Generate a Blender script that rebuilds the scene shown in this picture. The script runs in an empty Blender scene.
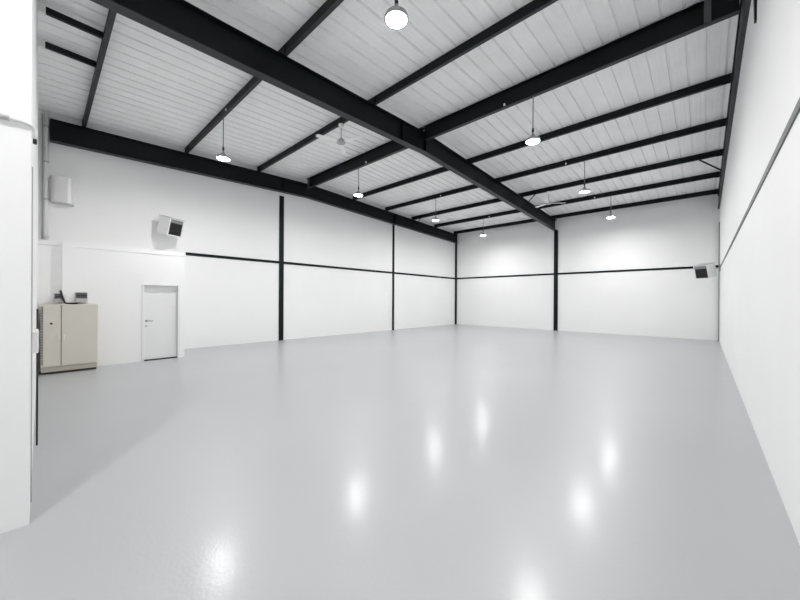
import bpy, math, random
from mathutils import Vector, Matrix
random.seed(4)
S = bpy.context.scene
COL = S.collection
PI = math.pi

# ------------------------------------------------------------------ materials
def mat(name, col, rough=.5, metal=0.0, noise=0.0, nscale=20.0, bump=0.0, bscale=200.0, spec=.5, coat=0.0, coat_rough=.1):
    m = bpy.data.materials.new(name); m.use_nodes = True
    nt = m.node_tree; b = nt.nodes['Principled BSDF']
    b.inputs['Base Color'].default_value = (*col, 1)
    b.inputs['Roughness'].default_value = rough
    b.inputs['Metallic'].default_value = metal
    b.inputs['Specular IOR Level'].default_value = spec
    b.inputs['Coat Weight'].default_value = coat
    b.inputs['Coat Roughness'].default_value = coat_rough
    tc = nt.nodes.new('ShaderNodeTexCoord')
    if noise:
        n = nt.nodes.new('ShaderNodeTexNoise'); n.inputs['Scale'].default_value = nscale
        n.inputs['Detail'].default_value = 4
        r = nt.nodes.new('ShaderNodeMapRange')
        r.inputs['From Min'].default_value = .3; r.inputs['From Max'].default_value = .7
        r.inputs['To Min'].default_value = 1 - noise; r.inputs['To Max'].default_value = 1 + noise
        mx = nt.nodes.new('ShaderNodeMix'); mx.data_type = 'RGBA'; mx.blend_type = 'MULTIPLY'
        mx.inputs['Factor'].default_value = 1; mx.inputs['A'].default_value = (*col, 1)
        nt.links.new(tc.outputs['Object'], n.inputs['Vector'])
        nt.links.new(n.outputs['Fac'], r.inputs['Value'])
        nt.links.new(r.outputs['Result'], mx.inputs['B'])
        nt.links.new(mx.outputs['Result'], b.inputs['Base Color'])
    if bump:
        n2 = nt.nodes.new('ShaderNodeTexNoise'); n2.inputs['Scale'].default_value = bscale
        n2.inputs['Detail'].default_value = 3
        bp = nt.nodes.new('ShaderNodeBump'); bp.inputs['Strength'].default_value = bump
        bp.inputs['Distance'].default_value = .01
        nt.links.new(tc.outputs['Object'], n2.inputs['Vector'])
        nt.links.new(n2.outputs['Fac'], bp.inputs['Height'])
        nt.links.new(bp.outputs['Normal'], b.inputs['Normal'])
        nt.links.new(bp.outputs['Normal'], b.inputs['Coat Normal'])
    return m

M = dict(
    wall=mat('white_wall_paint', (.86, .86, .86), .6, noise=.012, nscale=.8),
    floor=mat('grey_epoxy_floor', (.405, .415, .426), .42, noise=.02, nscale=.5, bump=.08, bscale=45, spec=.8, coat=.27, coat_rough=.175),
    roof=mat('white_roof_sheet', (.90, .90, .90), .5, noise=.035, nscale=1.6),
    steel=mat('dark_painted_steel', (.0038, .0062, .0070), .5, noise=.15, nscale=5, spec=.22),
    steel_lit=mat('floor_lit_flange_steel', (.032, .037, .039), .5, noise=.15, nscale=5, spec=.3),  # same dark steel, lightened for floor light bouncing onto bottom flanges
    steel_light=mat('grey_stiffener_steel', (.075, .08, .083), .5),
    strip=mat('grey_joint_strip', (.10, .103, .106), .5),
    white=mat('white_plastic', (.78, .78, .775), .35),
    offwhite=mat('off_white_enamel', (.74, .74, .735), .3),
    paint=mat('white_door_paint', (.8, .8, .8), .4),
    cream=mat('cream_cabinet_paint', (.63, .605, .535), .4, noise=.02, nscale=3),
    creamdark=mat('cream_plinth_paint', (.50, .48, .41), .5),
    grey=mat('grey_plastic', (.22, .225, .23), .5),
    socket=mat('dark_grey_socket', (.09, .09, .092), .5),
    midgrey=mat('light_grey_plastic', (.48, .48, .48), .45),
    dark=mat('dark_grille', (.02, .02, .021), .5),
    black=mat('black_rubber', (.010, .010, .010), .5),
    gap=mat('dark_gap', (.03, .03, .03), .8),
    red=mat('red_knob', (.10, .02, .018), .4),
    chrome=mat('brushed_metal', (.45, .45, .45), .3, 1.0),
    cord=mat('grey_conduit_paint', (.16, .165, .17), .4),
    housing=mat('lamp_housing', (.36, .365, .37), .35),
    fan=mat('fan_white', (.92, .92, .91), .35),
)
def emis(name, strength):
    m = bpy.data.materials.new(name); m.use_nodes = True
    nt = m.node_tree; b = nt.nodes['Principled BSDF']
    b.inputs['Base Color'].default_value = (.8, .8, .8, 1)
    b.inputs['Emission Color'].default_value = (1.0, .995, .985, 1)
    b.inputs['Emission Strength'].default_value = strength
    return m
LAMP = 570.0
M['lens'] = emis('lamp_lens_glow', LAMP)

# ------------------------------------------------------------------ mesh builder
class MB:
    def __init__(s): s.v = []; s.f = []; s.sm = []
    def add(s, vs, fs, smooth=False):
        k = len(s.v); s.v += [tuple(v) for v in vs]
        for f in fs: s.f.append(tuple(i + k for i in f)); s.sm.append(smooth)
        return s
    def box(s, x0, x1, y0, y1, z0, z1):
        v = [(x, y, z) for x in (x0, x1) for y in (y0, y1) for z in (z0, z1)]
        return s.add(v, [(0, 1, 3, 2), (4, 6, 7, 5), (0, 4, 5, 1), (2, 3, 7, 6), (0, 2, 6, 4), (1, 5, 7, 3)])
    def prism(s, poly, vec):
        n = len(poly); a = [Vector(p) for p in poly]; b = [p + Vector(vec) for p in a]
        return s.add(a + b, [tuple(range(n))[::-1], tuple(range(n, 2 * n))] +
                     [(i, (i + 1) % n, n + (i + 1) % n, n + i) for i in range(n)])
    def sweep(s, prof, stations):
        """prof: closed list of (x, dz); stations: list of (y, z)"""
        n = len(prof); v = []
        for (y, z) in stations: v += [(x, y, z + dz) for (x, dz) in prof]
        f = []
        for k in range(len(stations) - 1):
            for i in range(n):
                j = (i + 1) % n
                f.append((k * n + i, k * n + j, (k + 1) * n + j, (k + 1) * n + i))
        f += [tuple(range(n)), tuple(range((len(stations) - 1) * n, len(stations) * n))[::-1]]
        return s.add(v, f)
    def tube(s, pts, r, n=12):
        pts = [Vector(p) for p in pts]; v = []; f = []
        prev = None
        for i, p in enumerate(pts):
            a = pts[max(i - 1, 0)]; b = pts[min(i + 1, len(pts) - 1)]
            d = (b - a).normalized()
            if prev is None:
                u = d.cross(Vector((0, 0, 1)))
                if u.length < .05: u = d.cross(Vector((0, 1, 0)))
            else:
                u = prev - d * prev.dot(d)
            u.normalize(); prev = u; w = d.cross(u)
            v += [p + (u * math.cos(2 * PI * k / n) + w * math.sin(2 * PI * k / n)) * r for k in range(n)]
        for i in range(len(pts) - 1):
            for k in range(n):
                j = (k + 1) % n
                f.append((i * n + k, i * n + j, (i + 1) * n + j, (i + 1) * n + k))
        s.add(v, f, True)
        k0 = len(s.v) - len(v)
        s.f.append(tuple(range(k0, k0 + n))[::-1]); s.sm.append(False)
        s.f.append(tuple(range(len(s.v) - n, len(s.v)))); s.sm.append(False)
        return s
    def lathe(s, prof, c=(0, 0, 0), n=32):
        v = []; f = []
        for (r, z) in prof:
            v += [(c[0] + r * math.cos(2 * PI * k / n), c[1] + r * math.sin(2 * PI * k / n), c[2] + z) for k in range(n)]
        for i in range(len(prof) - 1):
            for k in range(n):
                j = (k + 1) % n
                f.append((i * n + k, i * n + j, (i + 1) * n + j, (i + 1) * n + k))
        s.add(v, f, True)
        k0 = len(s.v) - len(v)
        for ring in (0, len(prof) - 1):
            s.f.append(tuple(range(k0 + ring * n, k0 + ring * n + n))); s.sm.append(False)
        return s
    def xf(s, mtx):
        s.v = [tuple(mtx @ Vector(v)) for v in s.v]; return s
    def build(s, name, material, parent=None, bevel=0.0, origin=None):
        v = s.v
        loc = Vector((0, 0, 0))
        if origin is not None:
            loc = Vector(origin)
        elif parent is None:
            loc = Vector(((min(p[0] for p in v) + max(p[0] for p in v)) / 2,
                          (min(p[1] for p in v) + max(p[1] for p in v)) / 2, min(p[2] for p in v)))
        me = bpy.data.meshes.new(name)
        me.from_pydata([tuple(Vector(p) - loc) for p in v], [], s.f)
        me.polygons.foreach_set('use_smooth', s.sm)
        import bmesh
        bm = bmesh.new(); bm.from_mesh(me); bmesh.ops.recalc_face_normals(bm, faces=bm.faces); bm.to_mesh(me); bm.free()
        me.materials.append(material)
        o = bpy.data.objects.new(name, me); COL.objects.link(o)
        o.location = loc
        if parent is not None: o.parent = parent
        if bevel:
            b = o.modifiers.new('bevel', 'BEVEL'); b.width = bevel; b.segments = 2; b.limit_method = 'ANGLE'
        return o

def tag(o, label=None, cat=None, group=None, kind=None):
    if label: o['label'] = label
    if cat: o['category'] = cat
    if group: o['group'] = group
    if kind: o['kind'] = kind
    return o
def thing(name, loc, label, cat, group=None, rot=None, kind=None):
    o = bpy.data.objects.new(name, None); COL.objects.link(o)
    o.empty_display_size = .1
    o.location = loc
    if rot: o.rotation_euler = rot
    return tag(o, label, cat, group, kind)
def copy_tree(o, parent=None):
    c = o.copy(); COL.objects.link(c)
    if parent is not None: c.parent = parent
    for ch in list(o.children): copy_tree(ch, c)
    return c
def struct(o, label, cat): return tag(o, label, cat, None, 'structure')

# ------------------------------------------------------------------ room dimensions (metres)
XL, XR, YB, YF, YE = -12.33, .478, 18.97, -.048, -4.2     # left, right, back, front wall, entry end
XJ = -3.55                                                # jamb of the entry
YR = 7.5                                                  # ridge
XM = -5.98                                                # middle frame
def zb(y): return 5.88 - .0375 * abs(y - YR)              # rafter underside
def zt(y): return zb(y) + .55                             # rafter top
def zp(y): return 6.46 - .0375 * abs(y - YR)              # purlin underside
def zs(y): return zp(y) + .185                            # roof sheet underside

# floor
struct(MB().box(XL - .3, XR + .3, YE - .3, YB + .3, -.2, 0).build('floor', M['floor']),
       'glossy light grey epoxy floor of the empty warehouse', 'floor')
def gable(x0, x1, y0, y1):
    m = MB(); ys = [y0] + ([YR] if y0 < YR < y1 else []) + [y1]
    poly = [(x0, y0, 0), (x0, y1, 0)] + [(x0, y, zs(y) + .03) for y in ys[::-1]]
    return m.prism(poly, (x1 - x0, 0, 0))
struct(gable(XL - .25, XL, YE, YB + .25).build('wall_left', M['wall']), 'long white wall on the left behind the cream cabinet', 'wall')
struct(gable(XR, XR + .25, YE, YB + .25).build('wall_right', M['wall']), 'long plain white wall close on the right', 'wall')
struct(MB().box(XL, XR, YB, YB + .25, 0, zs(YB) + .03).build('wall_back', M['wall']), 'white far end wall with a dark column in its middle', 'wall')
struct(gable(XL, XJ, YE, YF).build('wall_front', M['wall']), 'bright white wall end at the left edge of the photo', 'wall')
struct(gable(XJ, XR, YE - .2, YE).build('wall_entry', M['wall']), 'white wall closing the entry behind the camera', 'wall')

# roof sheeting: pans with narrow upstanding ribs, running down both slopes
def roof_sheet(name):
    m = MB(); prof = []
    pitch, gw, tw, hgt = .30, .055, .035, .05
    x = XL - .2
    while x < XR + .2:
        prof += [(x, 0), (x + pitch - gw, 0), (x + pitch - (gw + tw) / 2, hgt), (x + pitch - (gw - tw) / 2, hgt)]
        # two shallow swages in the pan
        x += pitch
    full = []
    for i in range(0, len(prof), 4):
        a, b, c, d = prof[i:i + 4]
        w = b[0] - a[0]
        full += [a, (a[0] + w * .30, 0), (a[0] + w * .33, .004), (a[0] + w * .37, .004), (a[0] + w * .40, 0),
                 (a[0] + w * .62, 0), (a[0] + w * .65, .004), (a[0] + w * .69, .004), (a[0] + w * .72, 0), b, c, d]
    n = len(full); ys = [YE - .2, YR, YB + .3]; v = []
    for y in ys: v += [(x, y, zs(y) + dz) for x, dz in full]
    f = [(k * n + i, k * n + i + 1, (k + 1) * n + i + 1, (k + 1) * n + i) for k in range(2) for i in range(n - 1)]
    m.add(v, f)
    o = m.build(name, M['roof'])
    s = o.modifiers.new('thickness', 'SOLIDIFY'); s.thickness = .004; s.offset = 1
    return o
struct(roof_sheet('ceiling'), 'white ribbed metal roof sheeting seen from below', 'ceiling')
struct(MB().sweep([(XL - .3, .08), (XR + .3, .08), (XR + .3, .2), (XL - .3, .2)],
                  [(YE - .3, zs(YE - .3)), (YR, zs(YR)), (YB + .3, zs(YB + .3))]).build('ceiling_deck', M['roof']),
       'outer skin of the roof above the ribbed sheeting', 'ceiling')

# ------------------------------------------------------------------ steel frame
def rafter(x, y0, y1, label, half=.095, stiff=()):
    t = thing('steel_rafter', (x, (y0 + y1) / 2, zb((y0 + y1) / 2)), label, 'beam', 'dark steel roof rafters', kind='thing')
    o = Vector(t.location)
    st = [(y - o.y, zb(y) - o.z) for y in ([y0, YR, y1] if y0 < YR < y1 else [y0, y1])]
    D = .55
    MB().sweep([(-.008, .016), (.008, .016), (.008, D - .016), (-.008, D - .016)], st).build('web', M['steel'], t)
    MB().sweep([(-half, 0), (half, 0), (half, .016), (-half, .016)], st).build('bottom_flange', M['steel_lit'], t)
    MB().sweep([(-half, D - .016), (half, D - .016), (half, D), (-half, D)], st).build('top_flange', M['steel'], t)
    for ys in stiff:
        z = zb(ys) - o.z
        MB().box(-half + .005, half - .005, ys - o.y - .012, ys - o.y + .012, z + .012, z + D - .012).build('stiffener', M['steel'], t)
    return t
rafter(XL + .10, .145, YB, 'dark steel rafter running along the top of the left wall', stiff=(6.45, 12.86))
rafter(XM, YF, YB, 'dark steel rafter crossing the middle of the roof to the far wall column', stiff=(.75, 6.5, 7.5))
rafter(XR - .034, YE, YB, 'dark steel rafter tight along the top of the right wall', half=.033, stiff=(6.2,))

# purlins (C sections along x), one built and copied
ratio = dict(A=1.4957, B=.8706, D=.4724, E=.3821, F=.3189, G=.2729, H=.2365)
PUR = {'Z': .747}
for k, r in ratio.items():
    z = 6.3
    for _ in range(12):
        y = (z - 1.62) / r; z = zp(y)
    PUR[k] = y
PUR['H'] = min(PUR['H'], YB - .075)
plabel = dict(
    Z='dark roof purlin nearest the front wall, tied to it by two short bars',
    A='dark roof purlin carrying the nearest pair of pendant lamps',
    B='dark roof purlin carrying the nearer white ceiling fan',
    D='dark roof purlin just behind the deep ridge beams',
    E='dark roof purlin carrying the third pair of pendant lamps',
    F='dark roof purlin carrying the farther ceiling fan, with diagonal braces',
    G='dark roof purlin carrying the farthest pair of pendant lamps',
    H='dark roof purlin along the top of the far end wall')
def make_purlin():
    xc = (XL + XR) / 2; hl = (XR - XL) / 2 - .012
    t = thing('roof_purlin', (xc, 0, 0), '', 'beam', 'dark roof purlins across the roof', kind='thing')
    m = MB()
    # web on the near side, flanges pointing away, with lips
    m.box(-hl, hl, 0, .005, 0, .18).box(-hl, hl, .005, .065, 0, .005).box(-hl, hl, .005, .065, .175, .18)
    m.build('web', M['steel'], t)
    MB().box(-hl, hl, .0605, .065, .005, .022).box(-hl, hl, -.004, .066, -.004, 0).build('bottom_flange', M['steel_lit'], t)
    for x in (XL + .2, XM, XR - .075):
        x -= xc
        MB().box(x - .12, x + .12, -.012, 0, -.03, .14).build('cleat', M['steel'], t)
    return t
p0 = make_purlin(); first = True
for k, y in PUR.items():
    o = p0 if first else copy_tree(p0); first = False
    o.location = ((XL + XR) / 2, y, zp(y)); o['label'] = plabel[k]

# deep ridge beams, one per bay
def ridge(x0, x1, label, stiff):
    z0 = 1.62 + .6187 * (YR - .06)
    D = zs(YR) - .03 - z0
    t = thing('ridge_beam', ((x0 + x1) / 2, YR, z0), label, 'beam', 'deep steel ridge beams', kind='thing')
    cx = (x0 + x1) / 2; h = (x1 - x0) / 2
    MB().box(-h, h, -.006, .006, .012, D - .012).build('web', M['steel'], t)
    MB().box(-h, h, -.05, .05, 0, .012).build('bottom_flange', M['steel_lit'], t)
    MB().box(-h, h, -.07, .07, D - .012, D).build('top_flange', M['steel'], t)
    for x in stiff:
        MB().box(x - cx - .045, x - cx + .045, -.085, -.075, -.005, D - .01).box(x - cx - .006, x - cx + .006, -.075, -.006, .012, D - .012).build('stiffener', M['steel_light'], t)
    return z0
ZR = ridge(XL + .2, XM - .01, 'deep dark ridge beam of the left roof bay', (XL + .35,))
ridge(XM + .01, XR - .075, 'deep dark ridge beam of the right roof bay', (.03,))

# short bars between front wall and first purlin
for x, lab in ((-7.82, 'short dark bar tied to the front wall, nearer of the two'),
               (-8.88, 'short dark bar tied to the front wall, farther of the two')):
    y0, y1 = YF, PUR['Z'] - .013
    z = zp(.35) + .01
    t = thing('tie_bar', (x, (y0 + y1) / 2, z), lab, 'bar', 'short bars at the front wall', kind='thing')
    yc = (y0 + y1) / 2
    MB().box(-.03, .03, y0 + .09 - yc, y1 - yc, 0, .10).build('bar', M['steel'], t)
    MB().box(-.045, .045, y0 - yc, y0 + .09 - yc, -.02, .12).build('end_bracket', M['white'], t)

# fly braces on the far purlin
def brace(x0, z0, x1, z1, lab):
    y = PUR['F'] + .03
    t = MB().tube([(x0, y, z0), (x1, y, z1)], .022, 8).build('diagonal_brace', M['steel'])
    tag(t, lab, 'brace', 'diagonal braces under the far purlin', 'thing')
zf = zp(PUR['F']) - .004
brace(XL + .62, zf, XL + .2, zf - .5, 'short dark diagonal brace at the left wall rafter')
brace(XM + .62, zf, XM + .09, zf - .5, 'short dark diagonal brace at the middle rafter near the farther fan')
brace(XR - .60, zf, XR - .05, zf - .5, 'short dark diagonal brace at the right wall rafter')

# columns
def column(x0, x1, y0, y1, ztop, lab, m='steel', cap=None, name='steel_column'):
    t = thing(name, ((x0 + x1) / 2, (y0 + y1) / 2, 0), lab, 'column', 'dark steel wall columns', kind='thing')
    cx, cy = (x0 + x1) / 2, (y0 + y1) / 2
    MB().box(x0 - cx, x1 - cx, y0 - cy, y1 - cy, .012, ztop).build('flange', M[m], t, bevel=.004)
    e = .02
    MB().box(max(x0 - e, XL) - cx, min(x1 + e, XR) - cx, max(y0 - e, 0) - cy, min(y1 + e, YB) - cy, 0, .012).build('base_plate', M[m], t)
    if cap: MB().box(x0 - cx, x1 - cx, y0 - cy - .03, y1 - cy + .03, ztop, cap).build('cap_plate', M['white'], t)
column(XL, XL + .03, 6.355, 6.545, zb(6.45) - .13, 'thick dark column on the left wall nearest the door', cap=zb(6.45) - .005)
column(XL, XL + .03, 12.79, 12.93, zb(12.86) - .005, 'thinner dark column on the left wall between door and far corner')
column(XL, XL + .10, YB - .10, YB, zb(YB) - .005, 'slim dark column in the far left corner')
column(XM - .035, XM + .165, YB - .05, YB, zb(YB) - .005, 'thick dark column in the middle of the far wall')
column(XR - .025, XR, YB - .14, YB, 4.9, 'slim grey strip for the panel gap shadow in the far right corner', m='strip')  # no column: upright strip coloured as the panel gap's shadow

# horizontal wall rails
def rail(b, lab, m):
    o = MB().box(*b).build('wall_rail', M[m]); tag(o, lab, 'rail', 'horizontal wall rails', 'thing')
rail((XL, XL + .022, 3.17, YB - .11, 3.03, 3.125), 'thin dark horizontal rail along the left wall', 'steel')
rail((XL + .11, XR - .03, YB - .022, YB, 3.03, 3.125), 'thin dark horizontal rail along the far end wall', 'steel')
rail((XR - .012, XR, YE, YB - .15, 2.92, 2.985), 'grey horizontal rail along the right wall', 'strip')
g = MB().prism([(XR, 6.02, 5.85), (XR, 6.30, 5.85), (XR, 6.12, 5.15), (XR, 6.05, 5.15)], (-.02, 0, 0)).build('gusset_plate', M['steel'])
tag(g, 'small dark tapered plate at the top of the right wall', 'plate', None, 'thing')

# ------------------------------------------------------------------ built-in office with its door
XO = -10.63; ZO = 2.90; YO = 2.717
dy0, dy1, dz1 = 1.80, 2.565, 1.975
m = MB()
T = .12
m.box(XO - T, XO, .53, dy0, 0, ZO)                 # left of the door
m.box(XO - T, XO, dy1, YO, 0, ZO)                  # right of the door
m.box(XO - T, XO, dy0, dy1, dz1, ZO)               # over the door
m.box(XO - T, XO + .03, .33, .53, 0, ZO + .015)    # pilaster
m.box(XO - T, XO - .07, YF, .33, 0, ZO)            # recessed bay
m.box(XO - .07, XO - .04, YF, .33, ZO - .10, ZO)   # lip
m.box(XO, XO + .010, .53, YO, ZO - .11, ZO)        # coping band
m.box(XL, XO - T, YO - T, YO, 0, ZO)               # return wall
m.box(XL, XO - T - .001, YF, YO - T, ZO - .1, ZO - .002)  # top slab
struct(m.build('wall_office', M['wall']), 'white built-in office box in the left corner', 'wall')
d = thing('door_1', (XO, (dy0 + dy1) / 2, 0), 'white door with lever handle in the office wall', 'door', kind='structure')
yc = (dy0 + dy1) / 2
fr = MB()
for a, b in ((dy0 - .035, dy0 + .012), (dy1 - .012, dy1 + .035)):
    fr.box(-T, .018, a - yc, b - yc, 0, dz1 + .03)
fr.box(-T, .018, dy0 + .012 - yc, dy1 - .012 - yc, dz1 - .012, dz1 + .03)
fr.build('door_frame', M['paint'], d, bevel=.003)
lf = MB().box(-.118, -.075, dy0 + .016 - yc, dy1 - .016 - yc, .028, dz1 - .016).build('door_leaf', M['paint'], d, bevel=.003)
MB().box(-.10, -.04, dy0 + .012 - yc, dy1 - .012 - yc, 0, .027).build('door_foot_gap', M['gap'], d)  # dark block drawing the shaded gap below the door leaf
hd = MB()
hy = dy0 + .07 - yc
hd.tube([(-.075, hy, 1.04), (-.025, hy, 1.04), (-.02, hy + .01, 1.04), (-.02, hy + .13, 1.038)], .010, 10)
hd.build('lever', M['grey'], lf)
MB().lathe([(.024, 0), (.024, .008), (.018, .01)], n=20).xf(Matrix.Translation((-.075, hy, 1.04)) @ Matrix.Rotation(PI / 2, 4, 'Y')).build('rose', M['grey'], lf)
MB().box(-.075, -.068, hy - .02, hy + .02, .885, .925).build('lock_plate', M['chrome'], lf, bevel=.002)

# ------------------------------------------------------------------ electrical cabinet
cb = thing('electrical_cabinet', (-10.4, .447, 0), 'cream two-door electrical cabinet on the floor against the white office wall', 'cabinet')
x0, x1, y0, y1 = -.22, .18, -.445, .445
MB().box(x0, x1, y0, y1, .15, 1.485).build('body', M['cream'], cb, bevel=.006)
MB().box(x0 + .01, x1 - .025, y0 + .01, y1 - .01, .045, .15).build('plinth', M['creamdark'], cb)
MB().box(x0 + .02, x1 - .03, y0 + .02, y1 - .02, 0, .045).build('plinth_gap', M['gap'], cb)  # black filler in place of the shade between plinth and floor
ysp = .305 - .447
dl = MB().box(x1, x1 + .02, y0 + .035, ysp - .006, .17, 1.475).build('door', M['cream'], cb, bevel=.004)
dr = MB().box(x1, x1 + .02, ysp + .006, y1 - .004, .17, 1.475).build('door', M['cream'], cb, bevel=.004)
MB().box(x1, x1 + .004, ysp - .005, ysp + .005, .17, 1.475).build('door_gap', M['gap'], cb)
for q in range(2):
    dd = (dl, dr)[q]; yy = ysp + (-.04, .045)[q]
    MB().box(x1 + .02, x1 + .034, yy - .010, yy + .010, .73, .83).build('latch', M['offwhite'], dd, bevel=.004)
MB().lathe([(.020, 0), (.020, .018), (.013, .024)], n=20).xf(Matrix.Translation((x1 + .02, -.29, 1.08)) @ Matrix.Rotation(PI / 2, 4, 'Y')).build('switch_knob', M['red'], dl)
MB().lathe([(.012, 0), (.012, .006)], n=16).xf(Matrix.Translation((x1 + .02, -.285, 1.41)) @ Matrix.Rotation(PI / 2, 4, 'Y')).build('indicator', M['midgrey'], dl)
hs = MB()
for k in range(22):
    z = .22 + k * .056
    hs.box(x1, x1 + .012, y0 + .002, y0 + .030, z, z + .040)
hs.build('hinge_strip', M['grey'], cb)

# socket boxes on the wall over the cabinet and a black cable
def socket(name, loc, w, h, dp, lab, body):
    t = thing(name, loc, lab, 'socket box', 'socket boxes over the cabinet')
    cover = M['socket']
    MB().box(0, dp, -w / 2, w / 2, .0, h * .35).box(0, dp * .75, -w / 2, w / 2, h * .35, h).build('housing', M['midgrey'], t, bevel=.006)
    MB().box(dp * .75, dp * .75 + .006, -w / 2 + .008, w / 2 - .008, h * .42, h * .95).build('cover_plate', cover, t)
    MB().box(dp * .75 + .006, dp * .75 + .014, -w / 2 + .02, w / 2 - .02, h * .62, h * .72).build('slot', M['dark'], t)
    return t
socket('socket_box', (XO, .64, 1.525), .20, .235, .11, 'larger grey socket box on the office wall over the wide cabinet door', 'grey')
s2 = socket('socket_box', (XO - .07, .262, 1.525), .115, .205, .10, 'smaller grey socket box over the narrow cabinet door', 'grey')
cab = MB().tube([(XO + .02, .300, 1.79), (XO + .05, .315, 1.72), (XO + .05, .345, 1.60), (XO + .06, .37, 1.525), (XO + .06, .40, 1.505), (XO + .06, .50, 1.503), (XO + .05, .56, 1.505), (XO + .04, .585, 1.53)], .019, 10)
tag(cab.build('power_cable', M['black']), 'black cable lying on top of the cream cabinet', 'cable')

# ------------------------------------------------------------------ wall units
wb = thing('wall_unit', (XL, .39, 4.05), 'white round-fronted unit high on the left wall by the white pipe', 'wall unit')
poly = [(0, -.20, 0), (.10, -.20, 0), (.17, -.185, 0), (.225, -.15, 0), (.25, -.07, 0), (.255, .0, 0), (.25, .07, 0), (.225, .14, 0), (.17, .185, 0), (.10, .20, 0), (0, .20, 0)]
poly = [(a, b * 1.08, c) for a, b, c in poly]
MB().prism([(a, b, .02) for a, b, c in poly], (0, 0, .68)).build('cover', M['offwhite'], wb, bevel=.012)
MB().prism([(a * .92, b * .92, 0) for a, b, c in poly], (0, 0, .02)).build('bottom_vent', M['midgrey'], wb)

def heater(loc, yaw, pitch, lab, wallpt, mount):
    t = thing('wall_heater', loc, lab, 'heater', 'white box heaters with dark grilles')
    # local frame: +x is the blowing direction; tilted down
    R = Matrix.Rotation(yaw, 4, 'Z') @ Matrix.Rotation(pitch, 4, 'Y')
    w, hh, dp = .23, .26, .22
    m = MB().box(-dp, dp - .03, -w, w, -hh, hh)
    m.xf(R).build('casing', M['white'], t, bevel=.012)
    m = MB()
    m.box(dp - .03, dp, -w, -w + .025, -hh, hh).box(dp - .03, dp, w - .025, w, -hh, hh)
    m.box(dp - .03, dp, -w + .025, w - .025, -hh, -hh + .03).box(dp - .03, dp, -w + .025, w - .025, hh - .03, hh)
    m.xf(R).build('front_frame', M['white'], t)
    m = MB().box(dp - .028, dp - .022, -w + .025, w - .025, -hh + .03, hh - .13)
    for k in range(12):
        z = -hh + .045 + k * .0305
        m.prism([(dp - .022, -w + .025, z), (dp - .004, -w + .025, z + .002), (dp - .004, -w + .025, z + .008), (dp - .022, -w + .025, z + .010)], (0, 2 * w - .05, 0))
    m.xf(R).build('grille', M['dark'], t)
    m = MB().box(dp - .028, dp - .008, -w + .025, w - .025, hh - .13, hh - .03)
    m.xf(R).build('control_strip', M['grey'], t)
    m = MB().box(-dp - .02, dp + .03, -w - .01, w + .01, hh + .004, hh + .014)
    m.xf(R).build('top_tray', M['midgrey'], t)
    a = R @ Vector((-dp + .02, 0, 0))
    b = Vector(wallpt) - Vector(loc)
    m = MB().tube([a, b], .022, 10)
    m.build('bracket', M['midgrey'], t)
    px, py = mount
    MB().box(b.x - px, b.x + px, b.y - py, b.y + py, b.z - .14, b.z + .14).build('mounting_plate', M['midgrey'], t)
heater((-11.92, 2.66, 3.81), math.radians(28), math.radians(14), 'white box heater with dark grille on the left wall above the office', (XL + .012, 2.48, 3.84), (.012, .06))
heater((.04, 17.30, 2.79), math.radians(237), math.radians(14), 'white box heater with dark grille by the far right corner', (XR - .012, 17.72, 2.93), (.012, .07))

# ------------------------------------------------------------------ pipes and conduits at the left front
ww = thing('waste_pipe', (XL + .055, .088, ZO), 'white vertical pipe from the office roof to the ceiling in the left corner', 'pipe')
MB().tube([(0, 0, 0), (0, 0, zp(.1) + .17 - ZO)], .043, 16).build('pipe', M['white'], ww)
for z in (.25, 1.2, 2.15, 3.05): MB().lathe([(.047, 0), (.05, .005), (.05, .04), (.047, .045)], (0, 0, z), 18).build('clamp', M['midgrey'], ww)
MB().box(-.05, .055, -.055, .11, .0, .03).build('foot_bracket', M['midgrey'], ww)
c1 = MB().tube([(XL + .03, .018, ZO), (XL + .03, .018, 4.1), (XL + .03, .022, 4.4), (XL + .03, .016, zp(0) + .1)], .009, 8)  # slim tube added as the dark shadow gaps beside the pipe
tag(c1.build('corner_shade_line', M['midgrey']), 'thin grey line for the shadow gaps up the corner behind the white pipe', 'cable')
cd = thing('conduit_run', (XJ + .03, -.6, 2.86), 'white conduit run on the bright wall end at the left photo edge', 'conduit')
o = Vector(cd.location)
pts = [(XJ + .018, YE + .1, 2.86), (XJ + .018, -.16, 2.86), (XJ + .018, -.08, 2.86), (XJ + .012, -.045, 2.852), (XJ - .005, -.034, 2.835), (XJ - .015, -.031, 2.81), (XJ - .018, -.031, 2.77)]
MB().tube([Vector(p) - o for p in pts], .0125, 12).build('conduit', M['white'], cd)
MB().tube([Vector((XJ + .018, -.20, 2.86)) - o, Vector((XJ + .018, -.15, 2.86)) - o], .0175, 12).build('coupling', M['midgrey'], cd)
MB().tube([Vector((XJ - .018, -.031, 2.772)) - o, Vector((XJ - .018, -.031, 2.735)) - o], .011, 12).build('open_end', M['black'], cd)
tag(MB().tube([(XJ - .22, YF + .004, 2.62), (XJ - .22, YF + .004, 1.4), (XJ - .25, YF + .004, .9), (XJ - .25, YF + .004, 0.05)], .0035, 8).build('wall_cable', M['midgrey']),
    'thin grey cable running down the front wall below the conduit end', 'cable')
jb = thing('junction_box', (XJ - .55, YF, 1.18), 'pale grey junction box on the front wall edge beside the cabinet', 'junction box')
MB().box(-.2, .2, 0, .036, 0, .17).build('housing', M['white'], jb, bevel=.005)
MB().box(-.19, .19, .036, .041, .01, .16).build('lid', M['offwhite'], jb)
tag(MB().tube([(-5.4, YF + .026, 0), (-5.4, YF + .026, 1.5)], .008, 8).build('door_track', M['black']), 'thin black upright strip on the front wall left of the cabinet', 'strip')

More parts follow.
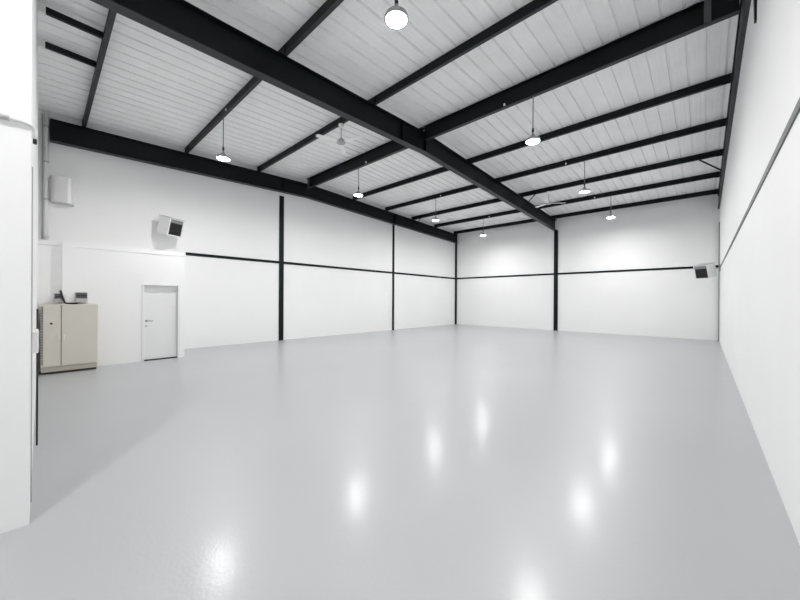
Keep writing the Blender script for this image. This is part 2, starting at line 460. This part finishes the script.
# ------------------------------------------------------------------ pendant lamps
def make_lamp():
    t = thing('pendant_lamp', (0, 0, 0), '', 'lamp', 'pendant lamps hung in two rows', kind='thing')
    # origin at lens level; local z up
    MB().tube([(0, 0, .27), (0, 0, 1.0)], .011, 8).build('cord', M['cord'], t)
    MB().lathe([(.012, .30), (.022, .29), (.024, .21), (.016, .20)], n=16).build('connector', M['black'], t)
    MB().lathe([(.014, .21), (.022, .17), (.040, .13), (.075, .085), (.115, .06), (.150, .048), (.158, .03), (.158, -.008), (.150, -.008)], n=36).build('housing', M['housing'], t)
    prof = [(.149, .0), (.148, -.004), (.138, -.008), (.11, -.011), (.07, -.012), (.02, -.0125)]
    MB().lathe(prof, n=36).build('lens', M['lens'], t)
    MB().lathe([(.016, -.012), (.016, -.020), (.010, -.024)], n=14).build('sensor', M['grey'], t)
    return t
lamps = [
    (-2.99, PUR['A'], 5.31, 'large bright pendant lamp nearest the camera at the top of the photo'),
    (-2.84, YR - .02, 5.20, 'right row pendant lamp hung from the right ridge beam'),
    (-2.93, PUR['E'], 5.25, 'right row pendant lamp just right of the farther ceiling fan'),
    (-2.94, PUR['G'], 5.20, 'farthest pendant lamp of the right row before the far wall'),
    (-9.08, PUR['A'], 5.22, 'left row pendant lamp nearest the camera, above the office'),
    (-8.86, YR - .02, 5.26, 'left row pendant lamp hung from the left ridge beam'),
    (-9.05, PUR['E'], 5.28, 'third pendant lamp of the left row, before the left wall rafter'),
    (-8.98, PUR['G'], 5.20, 'farthest pendant lamp of the left row, near the far left corner'),
    (-1.75, -1.36, 5.25, 'pendant lamp over the entry just behind the camera'),
]
L0 = make_lamp()
for i, (x, y, z, lab) in enumerate(lamps):
    o = L0 if i == 0 else copy_tree(L0)
    if abs(y - YR) < .1: top = ZR
    else: top = zp(y) - .004
    if y < 0: top = zs(y)
    o.location = (x, y + (.03 if 0 < y and abs(y - YR) > .1 else 0), z); o['label'] = lab
    for c in o.children:
        if c.name.startswith('cord'):
            c.scale = (1, 1, 1)
            me = c.data.copy(); c.data = me
            for v in me.vertices:
                if v.co.z > .6: v.co.z = top - z

# ------------------------------------------------------------------ ceiling fans
def make_fan():
    t = thing('ceiling_fan', (0, 0, 0), '', 'fan', 'white ceiling fans', kind='thing')
    MB().lathe([(.03, 0), (.075, -.01), (.07, -.06), (.03, -.115), (.016, -.12)], n=24).build('canopy', M['fan'], t)
    MB().tube([(0, 0, -.11), (0, 0, -.42)], .013, 10).build('rod', M['midgrey'], t)
    MB().lathe([(.015, -.37), (.035, -.39), (.06, -.42), (.115, -.46), (.12, -.50), (.09, -.535), (.03, -.545)], n=28).build('motor_housing', M['midgrey'], t)
    for k in range(3):
        m = MB()
        a = .03
        m.add([(.09, -.035, 0), (.22, -.06, -.004), (.66, -.07, -.010), (.68, -.05, -.010), (.68, .045, .010), (.66, .065, .012), (.22, .06, .008), (.09, .035, 0)] +
              [(.09, -.035, .008), (.22, -.06, .004), (.66, -.07, -.002), (.68, -.05, -.002), (.68, .045, .018), (.66, .065, .020), (.22, .06, .016), (.09, .035, .008)],
              [tuple(range(8)), tuple(range(8, 16))[::-1]] + [(i, (i + 1) % 8, 8 + (i + 1) % 8, 8 + i) for i in range(8)])
        m.xf(Matrix.Translation((0, 0, -.50)) @ Matrix.Rotation(2 * PI * k / 3, 4, 'Z')).build('blade', M['fan'], t)
    return t
f0 = make_fan()
f0.location = (-7.25, PUR['B'] + .03, zp(PUR['B']) - .004); f0.rotation_euler.z = math.radians(136)
f0['label'] = 'white ceiling fan nearer the camera, left of the middle rafter'
f1 = copy_tree(f0)
f1.location = (-4.80, PUR['F'] + .03, zp(PUR['F']) - .004); f1.rotation_euler.z = math.radians(38)
f1['label'] = 'white ceiling fan farther away, right of the middle rafter'

# small white fittings clipped to the near faces of purlins
clips = [(-8.78, 'A', 'small white fitting on the nearest lamp purlin, left bay'),
         (-8.38, 'B', 'small white fitting on the purlin left of the nearer fan'),
         (-8.4, 'C', 'small white fitting on the left ridge beam'),
         (-8.75, 'E', 'small white fitting on the third lamp purlin, left bay'),
         (-8.6, 'G', 'small white fitting on the farthest lamp purlin, left bay'),
         (-3.49, 'C', 'small white fitting on the right ridge beam'),
         (-3.5, 'E', 'small white fitting on the third lamp purlin, right bay'),
         (-3.55, 'G', 'small white fitting on the farthest lamp purlin, right bay')]
for x, k, lab in clips:
    if k == 'C': y, z = YR - .072, ZR + .01
    else: y, z = PUR[k] - .005, zp(PUR[k]) + .02
    o = MB().box(x - .02, x + .02, y - .025, y, z, z + .05).build('purlin_fitting', M['white'], bevel=.004)
    tag(o, lab, 'fitting', 'small white fittings on the purlins', 'thing')

# ------------------------------------------------------------------ world, camera, view
w = bpy.data.worlds.new('world'); S.world = w; w.use_nodes = True
w.node_tree.nodes['Background'].inputs['Color'].default_value = (.8, .85, .9, 1)
w.node_tree.nodes['Background'].inputs['Strength'].default_value = .3

f, yaw, pit, rol = 330.35, .74315, -.0002, .0051
cy, sy = math.cos(yaw), math.sin(yaw)
fwd = Vector((-sy * math.cos(pit), cy * math.cos(pit), math.sin(pit)))
rt = Vector((cy, sy, 0)); up = rt.cross(fwd)
rt2 = rt * math.cos(rol) + up * math.sin(rol); up2 = up * math.cos(rol) - rt * math.sin(rol)
cam = bpy.data.cameras.new('camera'); co = bpy.data.objects.new('camera', cam); COL.objects.link(co)
R = Matrix((rt2, up2, -fwd)).transposed().to_4x4()
co.matrix_world = Matrix.Translation((0, 0, 1.62)) @ R
cam.sensor_width = 36; cam.lens = f / 800 * 36; cam.clip_start = .05; cam.clip_end = 200
S.camera = co
S.view_settings.view_transform = 'Standard'; S.view_settings.look = 'None'
S.view_settings.gamma = 1; S.view_settings.use_curve_mapping = False
S.view_settings.exposure = 0.0
S.cycles.max_bounces = 16; S.cycles.diffuse_bounces = 12; S.cycles.glossy_bounces = 6
S.cycles.sample_clamp_indirect = 8
